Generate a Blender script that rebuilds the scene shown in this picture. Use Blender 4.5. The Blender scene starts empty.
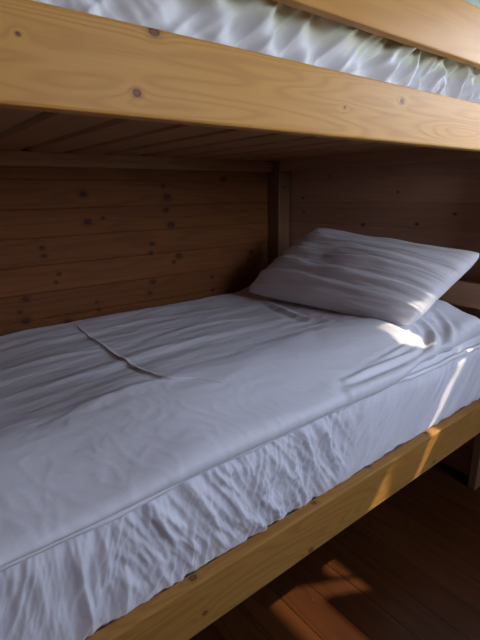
import bpy, bmesh, math, random
from mathutils import Vector, Matrix, noise
random.seed(4)
C = bpy.context.scene.collection
FPX = 446.19
YAW, PITCH, ROLL = (math.radians(a) for a in (51.858, 15.9, -0.813))

# ------------------------------------------------------------------ camera
fw = Vector((math.cos(PITCH)*math.cos(YAW), math.cos(PITCH)*math.sin(YAW), -math.sin(PITCH)))
rt0 = Vector((math.sin(YAW), -math.cos(YAW), 0)); up0 = rt0.cross(fw)
c, s = math.cos(ROLL), math.sin(ROLL)
rt = c*rt0 + s*up0; up = -s*rt0 + c*up0
cam_d = bpy.data.cameras.new('camera'); cam = bpy.data.objects.new('camera', cam_d); C.objects.link(cam)
M = Matrix((rt, up, -fw)).transposed().to_4x4()
cam.matrix_world = M
cam_d.sensor_fit = 'HORIZONTAL'; cam_d.sensor_width = 36; cam_d.lens = FPX/480*36
cam_d.clip_start = 0.02
bpy.context.scene.camera = cam

def ray(px, py): return rt*(px-240) - up*(py-320) + fw*FPX
def onX(p, v): d = ray(*p); return d*(v/d.x)
def onY(p, v): d = ray(*p); return d*(v/d.y)
def onZ(p, v): d = ray(*p); return d*(v/d.z)

# the place, in metres (origin at eye height, X along the bed, Y to the back wall)
FLOOR, CEIL = -1.34, 1.05
YF = 0.72                 # outer face of the front rails
WB, WR = 2.155, 2.03      # back wall, right wall (head end)
WL, WF = -0.75, -1.6
XH = 1.925                # inner face of the head end

# ------------------------------------------------------------------ helpers
def obj(name, bm, mat, parent=None, smooth=False):
    me = bpy.data.meshes.new(name); bm.normal_update(); bm.to_mesh(me); bm.free()
    if mat: me.materials.append(mat)
    if smooth: me.polygons.foreach_set('use_smooth', [True]*len(me.polygons))
    o = bpy.data.objects.new(name, me); C.objects.link(o)
    if parent:
        o.parent = parent; o.location = -parent.location
    return o
def tag(o, label=None, cat=None, group=None, kind=None):
    if label: o['label'] = label
    if cat: o['category'] = cat
    if group: o['group'] = group
    if kind: o['kind'] = kind
    return o
def add_box(bm, x0, x1, y0, y1, z0, z1, bev=0.0, seg=2):
    r = bmesh.ops.create_cube(bm, size=1)
    vs = r['verts']
    for v in vs:
        v.co = Vector((x0+(v.co.x+.5)*(x1-x0), y0+(v.co.y+.5)*(y1-y0), z0+(v.co.z+.5)*(z1-z0)))
    if bev:
        es = list({e for v in vs for e in v.link_edges})
        bmesh.ops.bevel(bm, geom=es, offset=bev, segments=seg, affect='EDGES', profile=0.5)
def box(name, mat, parent, *a, bev=0.004):
    bm = bmesh.new(); add_box(bm, *a, bev=bev); return obj(name, bm, mat, parent)
def fbm(p, o=4):
    return noise.fractal(p, 1.0, 2.0, o)
def ss(a, b, x):
    t = max(0, min(1, (x-a)/(b-a))); return t*t*(3-2*t)

# ------------------------------------------------------------------ materials
class NT:
    def __init__(s, name):
        s.m = bpy.data.materials.new(name); s.m.use_nodes = True
        s.n = s.m.node_tree; s.b = s.n.nodes['Principled BSDF']
    def N(s, t, **k):
        n = s.n.nodes.new(t)
        for a, v in k.items(): setattr(n, a, v)
        return n
    def L(s, a, b): s.n.links.new(a, b)
    def math(s, op, a, b=None, c=None, clamp=False):
        n = s.N('ShaderNodeMath', operation=op, use_clamp=clamp)
        for i, v in enumerate((a, b, c)):
            if v is None: continue
            if isinstance(v, (int, float)): n.inputs[i].default_value = v
            else: s.L(v, n.inputs[i])
        return n.outputs[0]
    def vec(s, op, a, b=None):
        n = s.N('ShaderNodeVectorMath', operation=op)
        for i, v in enumerate((a, b)):
            if v is None: continue
            if isinstance(v, (tuple, list, Vector)): n.inputs[i].default_value = tuple(v)
            else: s.L(v, n.inputs[i])
        return n.outputs['Value'] if op in ('LENGTH', 'DISTANCE', 'DOT_PRODUCT') else n.outputs[0]
    def noise(s, v, scale=1, detail=4, rough=.5):
        n = s.N('ShaderNodeTexNoise'); s.L(v, n.inputs['Vector'])
        n.inputs['Scale'].default_value = scale; n.inputs['Detail'].default_value = detail
        n.inputs['Roughness'].default_value = rough
        return n.outputs['Fac']
    def ramp(s, f, stops):
        n = s.N('ShaderNodeValToRGB'); e = n.color_ramp.elements
        while len(e) < len(stops): e.new(.5)
        for el, (p, c) in zip(e, stops):
            el.position = p; el.color = (*c, 1) if len(c) == 3 else c
        s.L(f, n.inputs[0]); return n.outputs[0]
    def mix(s, f, a, b, blend='MIX'):
        n = s.N('ShaderNodeMix', data_type='RGBA', blend_type=blend)
        for i, v in ((0, f), (6, a), (7, b)):
            if isinstance(v, (int, float)): n.inputs[i].default_value = v
            elif isinstance(v, tuple): n.inputs[i].default_value = (*v, 1)
            else: s.L(v, n.inputs[i])
        return n.outputs[2]

def wood(name, light, mid, dark, grain='X', across='Z', knots=(), pitch=None, z0=0.0, rough=.45, var=.35, ring=34,
         seed=0.0, knot_col=(.035, .014, .006), contrast=1.0):
    t = NT(name)
    pos = t.N('ShaderNodeNewGeometry').outputs['Position']
    sx = t.N('ShaderNodeSeparateXYZ'); t.L(pos, sx.inputs[0])
    ax = {'X': sx.outputs[0], 'Y': sx.outputs[1], 'Z': sx.outputs[2]}
    off = None
    if pitch:
        idx = t.math('FLOOR', t.math('DIVIDE', t.math('SUBTRACT', ax[across], z0), pitch))
        wn = t.N('ShaderNodeTexWhiteNoise', noise_dimensions='1D'); t.L(t.math('ADD', idx, seed+.37), wn.inputs['W'])
        rnd = wn.outputs['Value']
        off = t.math('MULTIPLY', rnd, 9.0)
    g = {'X': .9, 'Y': .9, 'Z': .9}
    sc = [9.0, 9.0, 9.0]; sc['XYZ'.index(grain)] = .8
    v = t.vec('MULTIPLY', pos, tuple(sc))
    if off is not None:
        cb = t.N('ShaderNodeCombineXYZ')
        for k in range(3): t.L(off, cb.inputs[k])
        v = t.vec('ADD', v, cb.outputs[0])
    else:
        v = t.vec('ADD', v, (seed, seed*.7, seed*1.3))
    # nearest knot
    kd = None
    for p, r in knots:
        rr = [1/(r*1.0)]*3; rr['XYZ'.index(grain)] = 1/(r*1.35)
        d = t.vec('LENGTH', t.vec('MULTIPLY', t.vec('SUBTRACT', pos, tuple(p)), tuple(rr)))
        kd = d if kd is None else t.math('MINIMUM', kd, d)
    n1 = t.noise(v, 1.0, 2, .45)
    ph = t.math('MULTIPLY', n1, 1.6)
    if kd is not None:
        bump = t.math('DIVIDE', 1.0, t.math('ADD', t.math('MULTIPLY', kd, kd), 1.2))
        ph = t.math('ADD', ph, t.math('MULTIPLY', bump, .10))
    ringv = t.math('SINE', t.math('MULTIPLY', ph, ring))
    ringv = t.math('POWER', t.math('MULTIPLY_ADD', ringv, .5, .5), 2.2)
    fs = [110.0]*3; fs['XYZ'.index(grain)] = 3.0
    fib = t.noise(t.vec('MULTIPLY', pos, tuple(fs)), 1.0, 3, .6)
    broad = t.noise(v, .35, 2, .5)
    col = t.ramp(broad, [(.3, mid), (.7, light)])
    col = t.mix(t.math('MULTIPLY', ringv, .42*contrast), col, dark)
    col = t.mix(t.math('MULTIPLY', t.math('SUBTRACT', fib, .35, clamp=True), .9*contrast), col, mid)
    if pitch:
        tint = t.ramp(rnd, [(0, (1-var, 1-var*1.1, 1-var*1.2)), (1, (1, 1, 1))])
        col = t.mix(1.0, col, tint, 'MULTIPLY')
    if kd is not None:
        wob = t.math('ADD', kd, t.math('MULTIPLY', t.math('SUBTRACT', fib, .5), .5))
        halo = t.ramp(wob, [(0, (1, 1, 1)), (.36, (.9, .9, .9)), (.52, (.25,)*3), (1.0, (0,)*3)])
        hn = t.N('ShaderNodeRGBToBW'); t.L(halo, hn.inputs[0])
        inner = t.mix(t.ramp(wob, [(.0, (0,)*3), (.2, (0,)*3), (.33, (1,)*3)]), tuple(x*2.6 for x in knot_col), knot_col)
        col = t.mix(hn.outputs[0], col, inner)
    t.L(col, t.b.inputs['Base Color'])
    t.b.inputs['Roughness'].default_value = rough
    t.b.inputs['Specular IOR Level'].default_value = .22
    bp = t.N('ShaderNodeBump'); bp.inputs['Strength'].default_value = .12; bp.inputs['Distance'].default_value = .004
    t.L(t.math('ADD', fib, t.math('MULTIPLY', ringv, .4)), bp.inputs['Height']); t.L(bp.outputs[0], t.b.inputs['Normal'])
    return t.m

def cloth(name, col, bump_scale=18, strength=.25, rough=.75, crinkle=0.0):
    t = NT(name)
    pos = t.N('ShaderNodeNewGeometry').outputs['Position']
    a = t.noise(t.vec('MULTIPLY', pos, (bump_scale*.6, bump_scale, bump_scale)), 1, 5, .55)
    h = t.math('MULTIPLY', a, 1.0)
    if crinkle:
        n = t.noise(t.vec('MULTIPLY', pos, (9, 9, 6)), 1, 2, .5)
        cb = t.N('ShaderNodeCombineXYZ'); t.L(n, cb.inputs[0]); t.L(n, cb.inputs[2])
        vv = t.N('ShaderNodeTexVoronoi', feature='F1', distance='EUCLIDEAN')
        t.L(t.vec('ADD', t.vec('MULTIPLY', pos, (30, 30, 19)), t.vec('MULTIPLY', cb.outputs[0], (3, 3, 3))), vv.inputs['Vector'])
        vv.inputs['Scale'].default_value = 1
        h = t.math('ADD', h, t.math('MULTIPLY', vv.outputs['Distance'], crinkle))
    bp = t.N('ShaderNodeBump'); bp.inputs['Strength'].default_value = strength; bp.inputs['Distance'].default_value = .02
    t.L(h, bp.inputs['Height']); t.L(bp.outputs[0], t.b.inputs['Normal'])
    t.b.inputs['Base Color'].default_value = (*col, 1)
    t.b.inputs['Roughness'].default_value = rough
    t.b.inputs['Specular IOR Level'].default_value = .3
    t.b.inputs['Sheen Weight'].default_value = .15
    return t.m

L_, M_, D_ = (.70, .365, .085), (.61, .28, .056), (.40, .15, .025)
up_knots = [(onY((154, 31), YF), .017), (onY((137, 93), YF), .013), (onY((402, 101), YF), .012), (onY((345, 107), YF), .006), (onY((18, 34), YF), .006)]
lo_knots = [(onY((205, 613), YF), .013), (onZ((193, 578), -.875), .016), (onZ((314, 503), -.875), .014),
            (onY((311, 550), YF), .015), (onZ((369, 467), -.875), .014), (onZ((426, 433), -.875), .016), (onY((434, 462), YF), .012)]
wall_px = [(83,194,.026),(88,222,.026),(103,218,.014),(42,248,.016),(44,256,.014),(59,274,.016),(56,282,.012),(26,299,.022),
           (20,312,.014),(26,321,.024),(68,322,.028),(97,302,.013),(99,310,.013),(163,186,.018),(167,197,.028),(166,210,.018),
           (171,225,.028),(152,244,.018),(151,253,.018),(179,256,.028),(174,262,.018),(153,282,.024),(150,293,.018),(223,179,.024),
           (212,277,.018),(213,290,.018),(251,252,.018),(249,261,.016),(132,158,.012),(216,162,.016)]
wall_knots = [(onY((a, b), WB), r*1.15) for a, b, r in wall_px]
head_knots = [(onX((a, b), WR), r) for a, b, r in [(303,198,.014),(304,212,.012),(363,225,.018),(417,224,.016),(330,176,.01),(398,192,.012),(455,214,.014)]]

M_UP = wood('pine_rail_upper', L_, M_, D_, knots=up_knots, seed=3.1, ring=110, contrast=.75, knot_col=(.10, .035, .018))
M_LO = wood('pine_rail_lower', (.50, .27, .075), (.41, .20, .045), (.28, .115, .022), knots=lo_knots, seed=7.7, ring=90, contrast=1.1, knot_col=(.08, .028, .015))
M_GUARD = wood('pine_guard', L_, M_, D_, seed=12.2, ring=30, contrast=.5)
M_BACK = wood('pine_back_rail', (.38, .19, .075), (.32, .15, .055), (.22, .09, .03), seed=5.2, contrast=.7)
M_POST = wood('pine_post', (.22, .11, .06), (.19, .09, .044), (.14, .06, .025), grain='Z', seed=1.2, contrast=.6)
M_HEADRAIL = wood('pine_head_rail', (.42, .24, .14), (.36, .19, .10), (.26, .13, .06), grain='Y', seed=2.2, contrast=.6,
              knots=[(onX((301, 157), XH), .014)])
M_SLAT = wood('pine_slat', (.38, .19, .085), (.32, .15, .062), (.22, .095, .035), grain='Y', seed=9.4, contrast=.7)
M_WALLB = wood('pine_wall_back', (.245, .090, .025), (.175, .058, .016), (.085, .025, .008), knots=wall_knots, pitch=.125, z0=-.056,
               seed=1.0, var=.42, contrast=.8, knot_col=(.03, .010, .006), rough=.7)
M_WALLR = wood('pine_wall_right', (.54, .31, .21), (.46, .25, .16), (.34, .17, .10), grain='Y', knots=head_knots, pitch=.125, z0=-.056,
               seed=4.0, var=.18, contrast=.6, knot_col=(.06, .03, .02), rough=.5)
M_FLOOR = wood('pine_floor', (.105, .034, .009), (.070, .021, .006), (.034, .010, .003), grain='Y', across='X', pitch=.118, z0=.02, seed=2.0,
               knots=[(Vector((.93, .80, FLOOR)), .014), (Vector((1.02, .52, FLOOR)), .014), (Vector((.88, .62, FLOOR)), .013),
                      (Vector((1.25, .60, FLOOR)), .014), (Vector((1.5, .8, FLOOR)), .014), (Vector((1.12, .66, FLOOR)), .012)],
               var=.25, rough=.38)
M_CEIL = wood('pine_ceiling', (.34, .2, .09), (.28, .15, .06), (.2, .10, .04), grain='Y', across='X', pitch=.12, seed=6.0, var=.15)
WHITE = (.78, .78, .84)
M_SHEET = cloth('white_sheet', WHITE, 26, .16, crinkle=.2)
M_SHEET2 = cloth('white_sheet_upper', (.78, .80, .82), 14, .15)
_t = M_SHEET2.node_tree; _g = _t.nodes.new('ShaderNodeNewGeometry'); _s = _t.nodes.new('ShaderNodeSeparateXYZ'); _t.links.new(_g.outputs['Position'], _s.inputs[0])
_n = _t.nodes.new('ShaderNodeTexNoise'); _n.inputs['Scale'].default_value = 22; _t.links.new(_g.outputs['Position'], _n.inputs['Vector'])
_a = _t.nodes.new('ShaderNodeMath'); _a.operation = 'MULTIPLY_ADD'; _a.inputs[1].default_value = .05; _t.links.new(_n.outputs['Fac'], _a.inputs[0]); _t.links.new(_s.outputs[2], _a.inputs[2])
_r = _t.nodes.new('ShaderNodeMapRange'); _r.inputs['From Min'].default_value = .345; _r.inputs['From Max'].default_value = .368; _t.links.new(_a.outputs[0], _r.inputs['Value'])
_m = _t.nodes.new('ShaderNodeMix'); _m.data_type = 'RGBA'; _m.inputs[6].default_value = (.80, .81, .84, 1); _m.inputs[7].default_value = (.77, .80, .66, 1)  # yellow-green reflected light painted into the sheet colour, mottled towards the top
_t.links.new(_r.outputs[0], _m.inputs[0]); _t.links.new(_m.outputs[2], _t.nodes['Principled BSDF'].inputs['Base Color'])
M_DUVET = cloth('white_duvet_cover', (.77, .77, .83), 22, .16)
M_PILLOW = cloth('white_pillowcase', (.80, .78, .82), 16, .14)
M_PIPE = cloth('sheet_piping', (.84, .84, .88), 10, .1)
def plain(name, col, rough=.6):
    t = NT(name); n = t.noise(t.N('ShaderNodeNewGeometry').outputs['Position'], 12, 3)
    t.L(t.ramp(n, [(.3, tuple(x*.9 for x in col)), (.7, col)]), t.b.inputs['Base Color'])
    t.b.inputs['Roughness'].default_value = rough; return t.m
M_PAINT = plain('window_paint', (.75, .73, .68), .5)
M_DARKMETAL = plain('bolt_metal', (.05, .045, .04), .5)
def sheer(name):
    t = NT(name); out = t.n.nodes['Material Output']
    d = t.N('ShaderNodeBsdfDiffuse'); d.inputs[0].default_value = (.8, .8, .78, 1)
    tr = t.N('ShaderNodeBsdfTranslucent'); tr.inputs[0].default_value = (.8, .8, .78, 1)
    mx = t.N('ShaderNodeMixShader'); mx.inputs[0].default_value = .6
    t.L(d.outputs[0], mx.inputs[1]); t.L(tr.outputs[0], mx.inputs[2]); t.L(mx.outputs[0], out.inputs[0]); return t.m
M_BLOCKER = sheer('sun_blocker_cloth')

# ------------------------------------------------------------------ room
def plank_wall(name, mat, axis, plane, thick, a0, a1, z0, z1, pitch, zoff, holes=(), sign=1, gd=.006):
    """boards with V grooves; axis 'Y': wall in plane Y=plane running along X; the room side is at -sign"""
    bm = bmesh.new()
    prof = []                                     # (depth into the wall, height)
    k = math.floor((z0-zoff)/pitch)
    zs = [z0]
    while True:
        z = zoff+k*pitch
        if z > z1: break
        for dz, dp in ((-.0045, 0), (-.001, gd), (.001, gd), (.0045, 0)):
            if z0 < z+dz < z1: prof.append((dp, z+dz))
        k += 1
    prof = [(0, z0)]+prof+[(0, z1)]
    brk = sorted({a0, a1, *[h[0] for h in holes], *[h[1] for h in holes]})
    hz = sorted({h[2] for h in holes} | {h[3] for h in holes})
    for z in hz:
        prof.append((0, z))
    prof.sort(key=lambda q: q[1])
    def P(a, d, z): return (a, plane+sign*d, z) if axis == 'Y' else (plane+sign*d, a, z)
    for i in range(len(brk)-1):
        am = (brk[i]+brk[i+1])/2
        for (d0, za), (d1, zb) in zip(prof, prof[1:]):
            if zb-za < 1e-6: continue
            zm = (za+zb)/2
            if any(h[0] < am < h[1] and h[2] < zm < h[3] for h in holes): continue
            bm.faces.new([bm.verts.new(P(brk[i], d0, za)), bm.verts.new(P(brk[i+1], d0, za)),
                          bm.verts.new(P(brk[i+1], d1, zb)), bm.verts.new(P(brk[i], d1, zb))])
            bm.faces.new([bm.verts.new(P(brk[i], thick, za)), bm.verts.new(P(brk[i], thick, zb)),
                          bm.verts.new(P(brk[i+1], thick, zb)), bm.verts.new(P(brk[i+1], thick, za))])
    for h in holes:                                # the reveal
        for q in (((h[0], h[2]), (h[1], h[2])), ((h[1], h[2]), (h[1], h[3])), ((h[1], h[3]), (h[0], h[3])), ((h[0], h[3]), (h[0], h[2]))):
            (p0, q0), (p1, q1) = q
            bm.faces.new([bm.verts.new(P(p0, 0, q0)), bm.verts.new(P(p1, 0, q1)), bm.verts.new(P(p1, thick, q1)), bm.verts.new(P(p0, thick, q0))])
    for a in (a0, a1):
        bm.faces.new([bm.verts.new(P(a, 0, z0)), bm.verts.new(P(a, 0, z1)), bm.verts.new(P(a, thick, z1)), bm.verts.new(P(a, thick, z0))])
    bmesh.ops.remove_doubles(bm, verts=bm.verts, dist=1e-5)
    bmesh.ops.recalc_face_normals(bm, faces=bm.faces)
    return tag(obj(name, bm, mat), kind='structure')

W1 = (-.30, .752, -.30, .72)          # opening in the right wall, beside the head end: Y0, Y1, Z0, Z1
W2 = (.85, 2.0, .05, 1.0)           # opening in the wall behind the photographer: X0, X1, Z0, Z1
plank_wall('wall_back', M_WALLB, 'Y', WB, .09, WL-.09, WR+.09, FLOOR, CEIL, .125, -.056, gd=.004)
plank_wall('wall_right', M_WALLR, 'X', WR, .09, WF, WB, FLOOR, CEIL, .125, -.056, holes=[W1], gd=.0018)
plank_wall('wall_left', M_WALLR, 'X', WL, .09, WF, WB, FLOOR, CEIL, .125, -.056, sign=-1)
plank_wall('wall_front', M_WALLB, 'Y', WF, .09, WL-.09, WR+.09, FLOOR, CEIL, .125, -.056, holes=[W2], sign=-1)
bm = bmesh.new()                                   # floor boards with fine gaps
x = WL+.0
pit = .118; k = math.floor((WL-.02)/pit)
xs = []
while .02+k*pit < WR+.04:
    a, b = max(WL-.04, .02+k*pit+.0006), min(WR+.04, .02+(k+1)*pit-.0006)
    if b > a: add_box(bm, a, b, WF-.04, WB+.04, FLOOR-.03, FLOOR, bev=.0008, seg=1)
    k += 1
add_box(bm, WL-.04, WR+.04, WF-.04, WB+.04, FLOOR-.06, FLOOR-.003)
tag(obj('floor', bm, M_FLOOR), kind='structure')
bm = bmesh.new(); add_box(bm, WL-.09, WR+.09, WF-.09, WB+.09, CEIL, CEIL+.06)
tag(obj('ceiling', bm, M_CEIL), kind='structure')

def window(name, axis, plane, sign, h, bars_a, bars_z):
    a0, a1, z0, z1 = h; bm = bmesh.new(); t0, t1 = .045, .085
    def bar(p0, p1, q0, q1, d0=t0, d1=t1):
        lo, hi = sorted((plane+sign*d0, plane+sign*d1))
        if axis == 'X': add_box(bm, lo, hi, p0, p1, q0, q1, bev=.003, seg=1)
        else: add_box(bm, p0, p1, lo, hi, q0, q1, bev=.003, seg=1)
    f = .03
    bar(a0, a0+f, z0, z1); bar(a1-f, a1, z0, z1); bar(a0, a1, z1-f, z1); bar(a0, a1, z0-.005, z0+.012)
    if axis == 'X': bar(a0, .168, z0, -.057); bar(.565, a1, z0, -.18); bar(.595, a1, z0, z1); bar(a0, .43, .143, .32)  # boards added inside the unseen window to block and shape the sun
    for a in bars_a: bar(a-(.011 if axis == 'Y' else .005), a+(.011 if axis == 'Y' else .005), z0, z1, .055, .08)
    for z in bars_z: bar(a0, a1, z-.011, z+.011, .055, .08)
    return tag(obj(name, bm, M_PAINT), kind='structure')
window('window_1', 'X', WR, 1, W1, [.243], [])
window('window_2', 'Y', WF, -1, W2, [1.43], [])

# ------------------------------------------------------------------ bunk bed
bed = bpy.data.objects.new('bunk_bed', None); C.objects.link(bed); bed.location = (XH/2, 1.43, FLOOR)
tag(bed, 'pine bunk bed with wide varnished side rails, standing in the corner of the panelled room', 'bunk bed')
X0 = -.17
BY = WB-.004
T = .037
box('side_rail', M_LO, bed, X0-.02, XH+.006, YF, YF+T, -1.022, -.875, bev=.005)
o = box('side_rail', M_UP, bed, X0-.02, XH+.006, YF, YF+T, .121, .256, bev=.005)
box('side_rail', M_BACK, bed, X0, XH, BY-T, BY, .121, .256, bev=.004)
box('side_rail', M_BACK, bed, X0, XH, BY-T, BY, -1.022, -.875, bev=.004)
box('guard_rail', M_GUARD, bed, X0-.02, XH+.006, YF, YF+.027, .358, .498, bev=.004)
P = .09
LT = .56
posts = [(XH, YF+T), (XH, 2.052), (X0, YF+T), (X0, 2.052)]
for px_, py_ in posts:
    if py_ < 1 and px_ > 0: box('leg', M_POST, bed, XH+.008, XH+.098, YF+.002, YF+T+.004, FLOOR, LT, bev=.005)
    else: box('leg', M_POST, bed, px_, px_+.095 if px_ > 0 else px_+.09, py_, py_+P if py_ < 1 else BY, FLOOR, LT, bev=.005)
ya, yb = YF+T+P+.001, 2.051
for z0, z1 in ((.121, .262), (-.49, -.385), (-1.01, -.90), (.40, .50)):
    box('head_rail', M_HEADRAIL, bed, XH+.002, XH+.04, YF+T+.005, yb, z0, z1, bev=.004)
for z0, z1 in ((.121, .262), (-1.01, -.90)):
    box('foot_rail', M_HEADRAIL, bed, X0+.05, X0+.088, ya, yb, z0, z1, bev=.004)
# slats of the upper bunk, resting on ledger strips
for yy0, yy1 in ((YF+T, YF+T+.025), (BY-T-.025, BY-T)):
    box('ledger', M_BACK, bed, X0+.1, XH-.01, yy0, yy1, .150, .178, bev=.002)
k = -2
while True:
    xa = .362+.1745*k; xb = xa+.1385
    if xb > XH-.01: break
    if xa > X0: box('slat', M_SLAT, bed, xa, xb, YF+T+.002, BY-T-.002, .1785, .198, bev=.003)
    k += 1
# base board under the lower mattress
for yy0, yy1 in ((YF+T, YF+T+.025), (BY-T-.025, BY-T)):
    box('ledger', M_BACK, bed, X0+.1, XH-.01, yy0, yy1, -.99, -.962, bev=.002)
box('base_board', M_SLAT, bed, X0+.1, XH-.005, YF+T+.002, BY-T-.002, -.9615, -.945, bev=.002)
# bolt heads on the corner post
for q, a_ in ((onX((273.5, 187), XH-.001), 'Y'), (onY((285, 187), 2.051), 'X')):
    bm = bmesh.new(); bmesh.ops.create_cone(bm, cap_ends=True, segments=16, radius1=.009, radius2=.008, depth=.004)
    bmesh.ops.rotate(bm, verts=bm.verts, matrix=Matrix.Rotation(math.pi/2, 3, a_))
    bmesh.ops.translate(bm, verts=bm.verts, vec=q); obj('bolt', bm, M_DARKMETAL, bed)

# ------------------------------------------------------------------ mattresses
def superbox(name, mat, x0, x1, y0, y1, z0, z1, r, disp, nx, ny, nz):
    """rounded box, gridded, displaced on its faces by disp(point, normal)"""
    bm = bmesh.new(); seen = {}
    def V(p):
        k = tuple(round(c*1e5) for c in p)
        if k not in seen: seen[k] = bm.verts.new(p)
        return seen[k]
    def lin(a, b, n): return [a+(b-a)*i/n for i in range(n+1)]
    X, Y, Z = lin(x0, x1, nx), lin(y0, y1, ny), lin(z0, z1, nz)
    for i in range(nx):
        for k in range(nz):
            for y in (y0, y1): bm.faces.new([V((X[i], y, Z[k])), V((X[i+1], y, Z[k])), V((X[i+1], y, Z[k+1])), V((X[i], y, Z[k+1]))])
        for j in range(ny):
            for z in (z0, z1): bm.faces.new([V((X[i], Y[j], z)), V((X[i+1], Y[j], z)), V((X[i+1], Y[j+1], z)), V((X[i], Y[j+1], z))])
    for j in range(ny):
        for k in range(nz):
            for x in (x0, x1): bm.faces.new([V((x, Y[j], Z[k])), V((x, Y[j+1], Z[k])), V((x, Y[j+1], Z[k+1])), V((x, Y[j], Z[k+1]))])
    bmesh.ops.recalc_face_normals(bm, faces=bm.faces)
    for v in bm.verts:
        p = v.co
        q = Vector((min(max(p.x, x0+r), x1-r), min(max(p.y, y0+r), y1-r), min(max(p.z, z0+r), z1-r)))
        d = p-q
        n = d.normalized() if d.length > 1e-9 else Vector((0, 0, 1))
        p2 = q+n*r if d.length > 1e-9 else p
        v.co = p2+n*disp(p2, n)
    return obj(name, bm, mat, smooth=True)

def tri(t): return 2*abs(2*(t-math.floor(t+.5)))-1
_dirs = [(random.uniform(0, math.pi), random.uniform(.8, 1.5), random.uniform(0, 9)) for _ in range(7)]
def crumple(x, z, s):
    """planar facets that meet in sharp creases"""
    wx = noise.noise(Vector((x*9, z*9, 1)))*.018; wz = noise.noise(Vector((x*9, z*9, 5)))*.018
    v = []
    for k, (a, f, ph) in enumerate(_dirs):
        m_ = max(.0, .45+noise.noise(Vector((x*8, z*8, 20+k*3)))*1.5)
        v.append(m_*tri(((x+wx)*math.cos(a)+(z+wz)*math.sin(a))*s*f+ph)/f)
    v.sort()
    return .75*v[-1]+.5*v[-2]+.5*v[0]
def side_disp(p, n):
    lift = .022*ss(.15, .5, p.x)*max(0, n.z)
    if n.y > -.5: return .002*fbm(p*5, 3)*(1-max(0, n.z))+lift
    x, z = p.x, p.z
    fade = ss(-.602, -.635, z)
    zt = (z+.875)/.27
    left = 1-ss(.20, .40, x); right = ss(.80, 1.10, x); mid = 1-left-right
    low = ss(-.66, -.80, z)
    h = 0
    h += left*(.004*fbm(Vector((x*20-z*6, z*2.6, 1)), 2)+.0068*crumple(x*1.5-z*.35, z*.45, 13))
    h += mid*(.011*crumple(x, z*.8, 15)+.0036*crumple(x+3, z+x*.4, 32))
    h += left*.0024*crumple(x*1.4-z*.3, z*.6, 30)
    h += right*(.0065*fbm(Vector((x*19-z*16, z*2.5, 8)), 2)+.0035*(1-abs(noise.noise(Vector((x*24-z*22, z*3, 3))))*3)+.002*crumple(x*1.4-z*.9, z*.6, 12)*(1-ss(1.1, 1.3, x)))
    h += .007*fbm(Vector((x*4, z*5, 0)), 2)
    return (h*1.7*(1-.5*ss(-.83, -.88, z))-.004)*fade-.014*ss(-.870, -.886, z)+.005*math.sin(max(0, min(1, zt))*math.pi)-.010*ss(-.66, -.615, z)
m = superbox('mattress', M_SHEET, -.07, XH-.004, .752, BY-T-.004, -.944, -.600, .03, side_disp, 640, 60, 90)
tag(m, 'thick lower bunk mattress in a crumpled white fitted sheet behind the lower rail', 'mattress')
def tube(name, pts, r, mat, parent=None, seg=8):
    bm = bmesh.new(); rings = []
    for i, p in enumerate(pts):
        d = (pts[min(i+1, len(pts)-1)]-pts[max(i-1, 0)]).normalized()
        u = d.cross(Vector((0, 0, 1))).normalized() if abs(d.z) < .95 else Vector((1, 0, 0)); w = d.cross(u)
        rings.append([bm.verts.new(p+(u*math.cos(a)+w*math.sin(a))*r) for a in [2*math.pi*k/seg for k in range(seg)]])
    for A, B in zip(rings, rings[1:]):
        for k in range(seg): bm.faces.new([A[k], A[(k+1) % seg], B[(k+1) % seg], B[k]])
    bm.faces.new(rings[0]); bm.faces.new(rings[-1][::-1]); bmesh.ops.recalc_face_normals(bm, faces=bm.faces)
    return obj(name, bm, mat, parent, smooth=True)
pts = [Vector((-.06+i*.02, .747+.0015*math.sin(i*.7)+.012*ss(.34, .44, -.06+i*.02)*(1-ss(1.22, 1.35, -.06+i*.02)), -.612+.002*math.sin(i*.31)+.0015*noise.noise(Vector((i*.3, 0, 0))))) for i in range(97)]
tube('piping', pts, .008, M_PIPE, m)

def side2(p, n):
    if n.y > -.5: return .002*fbm(p*5, 3)
    x, z = p.x, p.z
    b = .5+.5*noise.noise(Vector((x*2.2, 0, 4)))
    h = .020*fbm(Vector((x*15+z*14*math.sin(x*4), z*3, 2)), 3)+.010*b*math.sin(x*46+z*26+4*noise.noise(Vector((x*3, z*4, 0))))
    h += .008*(1-abs(noise.noise(Vector((x*20-z*22, z*5, 9))))*2)
    return h*(1.2+.9*ss(.5, 1.0, x))*ss(.452, .42, z)
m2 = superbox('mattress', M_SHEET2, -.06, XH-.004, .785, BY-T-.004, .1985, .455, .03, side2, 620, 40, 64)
tag(m2, 'upper bunk mattress in a gathered white sheet, between top rail and guard rail', 'mattress')
# ------------------------------------------------------------------ lower duvet
PROF = [(2.113, -.598), (2.111, -.597), (2.10, -.592), (2.04, -.594), (1.85, -.590), (1.6, -.574), (1.35, -.554), (1.18, -.534), (1.07, -.517), (.99, -.512), (.92, -.517),
        (.85, -.531), (.79, -.548), (.752, -.556), (.726, -.565), (.712, -.578), (.719, -.591), (.750, -.598)]
def catmull(P, n):
    out = []
    P = [Vector(p) for p in P]; P = [2*P[0]-P[1]]+P+[2*P[-1]-P[-2]]
    for i in range(1, len(P)-2):
        a, b, c_, d = P[i-1:i+3]
        for k in range(n):
            t = k/n
            out.append(.5*((2*b)+(c_-a)*t+(2*a-5*b+4*c_-d)*t*t+(3*b-a-3*c_+d)*t**3))
    out.append(P[-2]); return out
prof = catmull([(a, b, 0) for a, b in PROF], 24)
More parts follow.
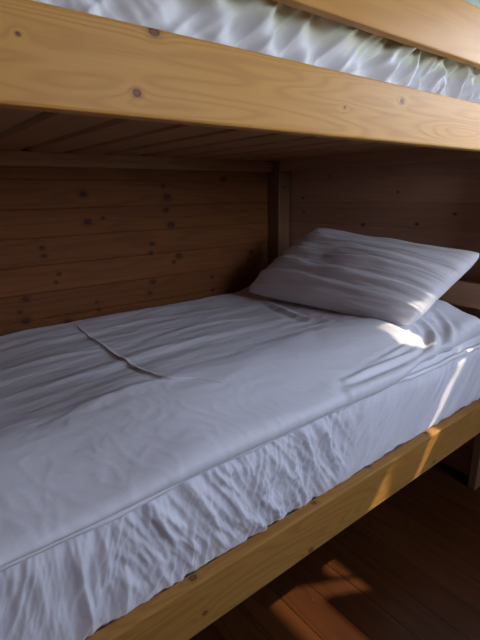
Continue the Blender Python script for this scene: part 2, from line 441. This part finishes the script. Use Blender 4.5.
# resample evenly
def resample(P, step):
    out = [P[0]]; acc = 0
    for a, b in zip(P, P[1:]):
        L = (b-a).length
        while acc+L >= step:
            t = (step-acc)/L; a = a.lerp(b, t); out.append(a.copy()); L = (b-a).length; acc = 0
        acc += L
    out.append(P[-1]); return out
prof = resample(prof, .0062)
def zprof(y):
    for (a, b), (c_, d) in zip(PROF, PROF[1:]):
        if c_ <= y <= a: return d+(b-d)*(y-c_)/(a-c_)
    return -.58
def px_on_duvet(p):
    z = -.54
    for _ in range(8):
        q = onZ(p, z); z = zprof(min(2.1, max(.76, q.y)))
    return (q.x, q.y)
def pl(*pp): 
    q = [px_on_duvet(p) for p in pp]
    return [v.xy for v in catmull([(a, b, 0) for a, b in q], 6)]
def dist_pl(x, y, P):
    best = 9; side = 0; tt = 0
    for i in range(len(P)-1):
        ax, ay = P[i]; bx, by = P[i+1]; dx, dy = bx-ax, by-ay
        L2 = dx*dx+dy*dy or 1e-9
        t = max(0, min(1, ((x-ax)*dx+(y-ay)*dy)/L2))
        ex, ey = x-ax-t*dx, y-ay-t*dy; d = math.hypot(ex, ey)
        if d < best: best = d; side = 1 if dx*ey-dy*ex > 0 else -1; tt = (i+t)/(len(P)-1)
    return best, side, tt
RIDGES = [  # polyline in the photo, height, width
    (pl((78, 332), (96, 346), (112, 358), (130, 370), (150, 381), (170, 387), (195, 386), (222, 391)), .0022, .007),
    (pl((412, 323), (428, 331), (434, 343), (430, 354), (412, 366), (385, 380), (350, 394)), .017, .013),
    (pl((436, 322), (448, 333), (450, 343), (444, 353), (430, 360)), .012, .012),
    (pl((420, 352), (400, 362), (375, 374), (345, 388)), .010, .009),
    (pl((410, 345), (390, 360), (365, 374)), .006, .008),
    (pl((345, 326), (375, 328), (400, 336), (415, 345)), .008, .022),
    (pl((265, 305), (300, 322), (345, 326)), .010, .020),
    (pl((20, 350), (90, 338), (160, 322), (230, 312)), .005, .03),
    (pl((10, 395), (90, 378), (170, 352), (250, 333)), .005, .035),
    (pl((60, 420), (120, 400), (190, 380)), .004, .02),
    (pl((150, 345), (200, 330), (260, 322)), .005, .02),
    (pl((0, 372), (60, 362), (120, 352)), .004, .018),
]
RB = [(min(p[0] for p in P)-.12, max(p[0] for p in P)+.12, min(p[1] for p in P)-.12, max(p[1] for p in P)+.12) for P, _, _ in RIDGES]
XE = XH-.003
def duvet_h(x, y):
    front = 1-ss(.95, 1.15, y)
    h = (.007-.003*front)*fbm(Vector((x*1.8, y*6.5, 1.3)), 3)
    h += (.0032-.002*front)*fbm(Vector((x*4+y*2, y*14, 4.1)), 3)
    h += .0016*(1-front)*max(0, 1-abs(noise.noise(Vector((x*7, y*42, 3))))*2.2)**2
    w = noise.noise(Vector((x*9, y*9, 7)))
    h += .0019*front*max(0, 1-abs(noise.noise(Vector((x*22+w*2, y*16+x*9, 11))))*3)**3
    crest = math.exp(-((y-1.04)/.07)**2)
    h += .003*crest*noise.noise(Vector((x*14, y*18, 2)))
    for (P, hh, ww), b in zip(RIDGES, RB):
        if b[0] < x < b[1] and b[2] < y < b[3]:
            d, sd, tt = dist_pl(x, y, P)
            e = math.sin(max(.02, min(.98, tt))*math.pi)**.4
            h += hh*e*math.exp(-(d/ww)**2)-hh*.45*e*math.exp(-((d-ww*2.1)/(ww*1.1))**2)
    return h
bm = bmesh.new(); grid = []
xs = []
x = -.09
while x < XE-.11: xs.append((x, 0)); x += .0062
for k in range(26): xs.append((XE-.11+0, (k+1)/26))
arc = math.pi/2
for (x, a) in xs:
    row = []
    rise = .022*ss(.15, .5, x)+.040*ss(1.58, 1.8, x)
    for i, p in enumerate(prof):
        y, z = p.x, p.y
        # hem draws back towards the head
        pull = .045*ss(1.1, 1.5, x)*(1-ss(.76, .95, y))
        yy = y+pull
        # normal of the profile
        q0, q1 = prof[max(0, i-1)], prof[min(len(prof)-1, i+1)]
        tx, tz = q1.x-q0.x, q1.y-q0.y; L = math.hypot(tx, tz); nx_, nz_ = tz/L, -tx/L
        fr = 1-ss(-.60, -.575, z) if y < .8 else 0
        edge = (1-fr)*ss(2.113, 2.07, y)
        h = duvet_h(x, yy)*edge if a == 0 else duvet_h(XE-.11+.1*a, yy)*edge
        zz = z+nz_*h+rise*edge
        yy += nx_*h
        yy = max(.7, yy)
        xx = x
        if a > 0:                                 # round the head end over
            R = .10
            top = zz; bot = -.598
            H = max(.004, top-bot)
            xx = XE-.11+R*math.sin(a*arc); zz = bot+H*math.cos(a*arc)**.8 if a < 1 else bot
            yc = 1.43
            yy = yc+(yy-yc)*(1-.02*a)
        row.append(bm.verts.new((xx, min(BY-.004, max(.705, yy)), zz)))
    grid.append(row)
for A, B in zip(grid, grid[1:]):
    for i in range(len(A)-1): bm.faces.new([A[i], A[i+1], B[i+1], B[i]])
bmesh.ops.recalc_face_normals(bm, faces=bm.faces)
dv = obj('duvet', bm, M_DUVET, smooth=True)
tag(dv, 'white duvet spread flat over the lower bunk with a raised seam across it', 'duvet')

sp_ = [(78, 332), (96, 346), (112, 358), (130, 370), (150, 381), (170, 387), (195, 386), (222, 391)]
spts = []
for (x, y) in pl(*sp_):
    spts.append(Vector((x, y, zprof(y)+.022*ss(.15, .5, x)+duvet_h(x, y)+.0012)))
spts = [v.copy() for v in resample(spts, .012)]
tag(tube('seam', spts, .0023, M_PIPE, dv, seg=6), 'thin raised cord seam across the cover')

# ------------------------------------------------------------------ pillow
BL, BR = onZ((243, 293), -.545), onZ((412, 330), -.500)
TL, TR = onX((317, 226), 1.875), onX((490, 252), 1.865)
def pillow():
    n = 130; bm = bmesh.new(); sides = []
    nrm0 = (BR-BL).cross(TL-BL).normalized()
    if nrm0.x > 0: nrm0 = -nrm0                   # the side that faces the room
    for sgn in (1, -1):
        g = []
        for i in range(n+1):
            row = []
            for j in range(n+1):
                u, v = i/n, j/n
                # edges bow inwards between the corners
                U, V_ = 2*u-1, 2*v-1
                rc = 1-.07*abs(U*V_)**5
                uu = .5+.5*U*(1-.04*(1-V_*V_))*rc; vv = .5+.5*V_*(1-.05*(1-U*U))*rc
                p = BL.lerp(BR, uu).lerp(TL.lerp(TR, uu), vv)
                th = ((1-U*U)*(1-V_*V_))
                t = .12*max(0, th)**.42
                if sgn < 0: t *= .55
                w = max(0, th)**.3
                # long folds running along the width
                ph = v*34+2.8*noise.noise(Vector((u*2.2, v*4, 1)))+u*2.2
                f = .008*math.sin(ph)+.006*max(0, 1-abs(noise.noise(Vector((u*3+v*2, v*16, 12))))*3)**2*(.6+.8*noise.noise(Vector((u*2.5, v*6, 3))))
                f += .018*fbm(Vector((u*2.2+v*1.5, v*11, 5)), 3)
                f += .010*fbm(Vector((u*2, v*2.5, 9)), 2)
                # dip along the lower left where it bends onto the bed
                p = p+nrm0*(sgn*t+(f*w if sgn > 0 else 0))
                p += nrm0*(.006*noise.noise(Vector((u*9, v*9, 1)))*(1-w))
                p += Vector((0, 0, -.02*math.sin(math.pi*u)*math.exp(-((1-v)/.25)**2)))
                row.append(p)
            g.append(row)
        sides.append(g)
    seen = {}
    def V(i, j, s):
        k = (i, j) if i in (0, n) or j in (0, n) else (i, j, s)
        if k not in seen: seen[k] = bm.verts.new(sides[0 if s > 0 else 1][i][j])
        return seen[k]
    for sgn in (1, -1):
        for i in range(n):
            for j in range(n):
                q = [V(i, j, sgn), V(i+1, j, sgn), V(i+1, j+1, sgn), V(i, j+1, sgn)]
                bm.faces.new(q if sgn > 0 else q[::-1])
    bmesh.ops.recalc_face_normals(bm, faces=bm.faces)
    return obj('pillow', bm, M_PILLOW, smooth=True)
pw = pillow()
tag(pw, 'white pillow with fine long creases leaning against the head end of the lower bunk', 'pillow')

# ------------------------------------------------------------------ bedding on the upper bunk
bm = bmesh.new(); g = []
nx, ny = 220, 120
for i in range(nx+1):
    row = []
    for j in range(ny+1):
        x = .0+(XH-.02)*i/nx; y = .80+(BY-T-.03-.80)*j/ny
        ex = min(x, XH-.02-x)/.06; ey = min(y-.80, BY-T-.03-y)/.09
        e = min(1, max(0, ex))**.5*min(1, max(0, ey))**.5
        z = .457+(.22+.012*fbm(Vector((x*4, y*7, 3)), 3))*e*(.75+.25*ss(.6, 1.6, x))
        row.append(bm.verts.new((x, y, z)))
    g.append(row)
for A, B in zip(g, g[1:]):
    for j in range(ny): bm.faces.new([A[j], A[j+1], B[j+1], B[j]])
b0 = [g[0][0], g[-1][0], g[-1][-1], g[0][-1]]
bmesh.ops.recalc_face_normals(bm, faces=bm.faces)
ud = obj('duvet', bm, cloth('pale_green_duvet_cover', (.62, .70, .62), 14, .15), smooth=True)
tag(ud, 'pale green-white duvet on the upper bunk, just showing above the guard rail', 'duvet')

# ------------------------------------------------------------------ unseen sheer cloths added at the right window to block and shape the sun
def sun_blocker(name, y0, y1, z0, z1, label, x=WR-.03, waves=70, amp=.012):
    bm = bmesh.new(); n = 160; rows = []
    for k in range(13):
        z = z0+(z1-z0)*k/12
        rows.append([bm.verts.new((x+amp*math.sin((y0+(y1-y0)*i/n)*waves+.4*math.sin(k*.5)), y0+(y1-y0)*i/n, z)) for i in range(n+1)])
    for A, B in zip(rows, rows[1:]):
        for i in range(n): bm.faces.new([A[i], A[i+1], B[i+1], B[i]])
    o = obj(name, bm, M_BLOCKER, smooth=True)
    so = o.modifiers.new('thickness', 'SOLIDIFY'); so.thickness = .0012
    return tag(o, label, 'sun_blocker')

sun_blocker('sun_blocker', .46, .715, -.275, .035, 'short gathered sheer cloth added out of view by the bed head to block sun')
sun_blocker('sun_blocker', .305, .46, -.275, .19, 'narrow gathered sheer cloth added out of view in mid window to block sun')
bm = bmesh.new(); add_box(bm, WR+.09, WR+.72, WF-.4, WB+.4, 1.02, 1.06)  # eave added out of view to cut off the high sun
tag(obj('sun_blocker_eave', bm, M_CEIL), kind='structure')

# ------------------------------------------------------------------ light
w = bpy.data.worlds.new('sky'); bpy.context.scene.world = w; w.use_nodes = True
bg = w.node_tree.nodes['Background']
tc = w.node_tree.nodes.new('ShaderNodeTexCoord'); sp = w.node_tree.nodes.new('ShaderNodeSeparateXYZ')
w.node_tree.links.new(tc.outputs['Generated'], sp.inputs[0])
rp = w.node_tree.nodes.new('ShaderNodeValToRGB'); e = rp.color_ramp.elements
e[0].position = .44; e[0].color = (.10, .13, .07, 1); e[1].position = .52; e[1].color = (.72, .80, .95, 1)
x2 = e.new(1.0); x2.color = (.50, .66, 1.0, 1)
mp = w.node_tree.nodes.new('ShaderNodeMath'); mp.operation = 'MULTIPLY_ADD'; mp.inputs[1].default_value = .5; mp.inputs[2].default_value = .5
w.node_tree.links.new(sp.outputs[2], mp.inputs[0]); w.node_tree.links.new(mp.outputs[0], rp.inputs[0])
w.node_tree.links.new(rp.outputs[0], bg.inputs[0]); bg.inputs[1].default_value = 10.5
SUN = Vector((-.88, .475, -1)).normalized()
sd = bpy.data.lights.new('sun', 'SUN'); so = bpy.data.objects.new('sun', sd); C.objects.link(so)
sd.energy = 4.5; sd.angle = math.radians(1.1); sd.color = (1, .86, .66)
so.rotation_euler = SUN.to_track_quat('-Z', 'Y').to_euler()
def portal(name, loc, rot, sx, sy):
    l = bpy.data.lights.new(name, 'AREA'); l.shape = 'RECTANGLE'; l.size = sx; l.size_y = sy
    o = bpy.data.objects.new(name, l); C.objects.link(o); o.location = loc; o.rotation_euler = rot
    l.cycles.is_portal = True
portal('portal_right', (WR+.088, (W1[0]+W1[1])/2, (W1[2]+W1[3])/2), (0, math.pi/2, 0), W1[3]-W1[2], W1[1]-W1[0])
portal('portal_front', ((W2[0]+W2[1])/2, WF-.088, (W2[2]+W2[3])/2), (math.pi/2, 0, 0), W2[1]-W2[0], W2[3]-W2[2])

sc = bpy.context.scene
sc.view_settings.view_transform = 'Standard'; sc.view_settings.look = 'None'
sc.view_settings.exposure = 0.28; sc.view_settings.gamma = 1; sc.view_settings.use_curve_mapping = False
sc.cycles.use_denoising = True
sc.cycles.max_bounces = 10; sc.cycles.diffuse_bounces = 6
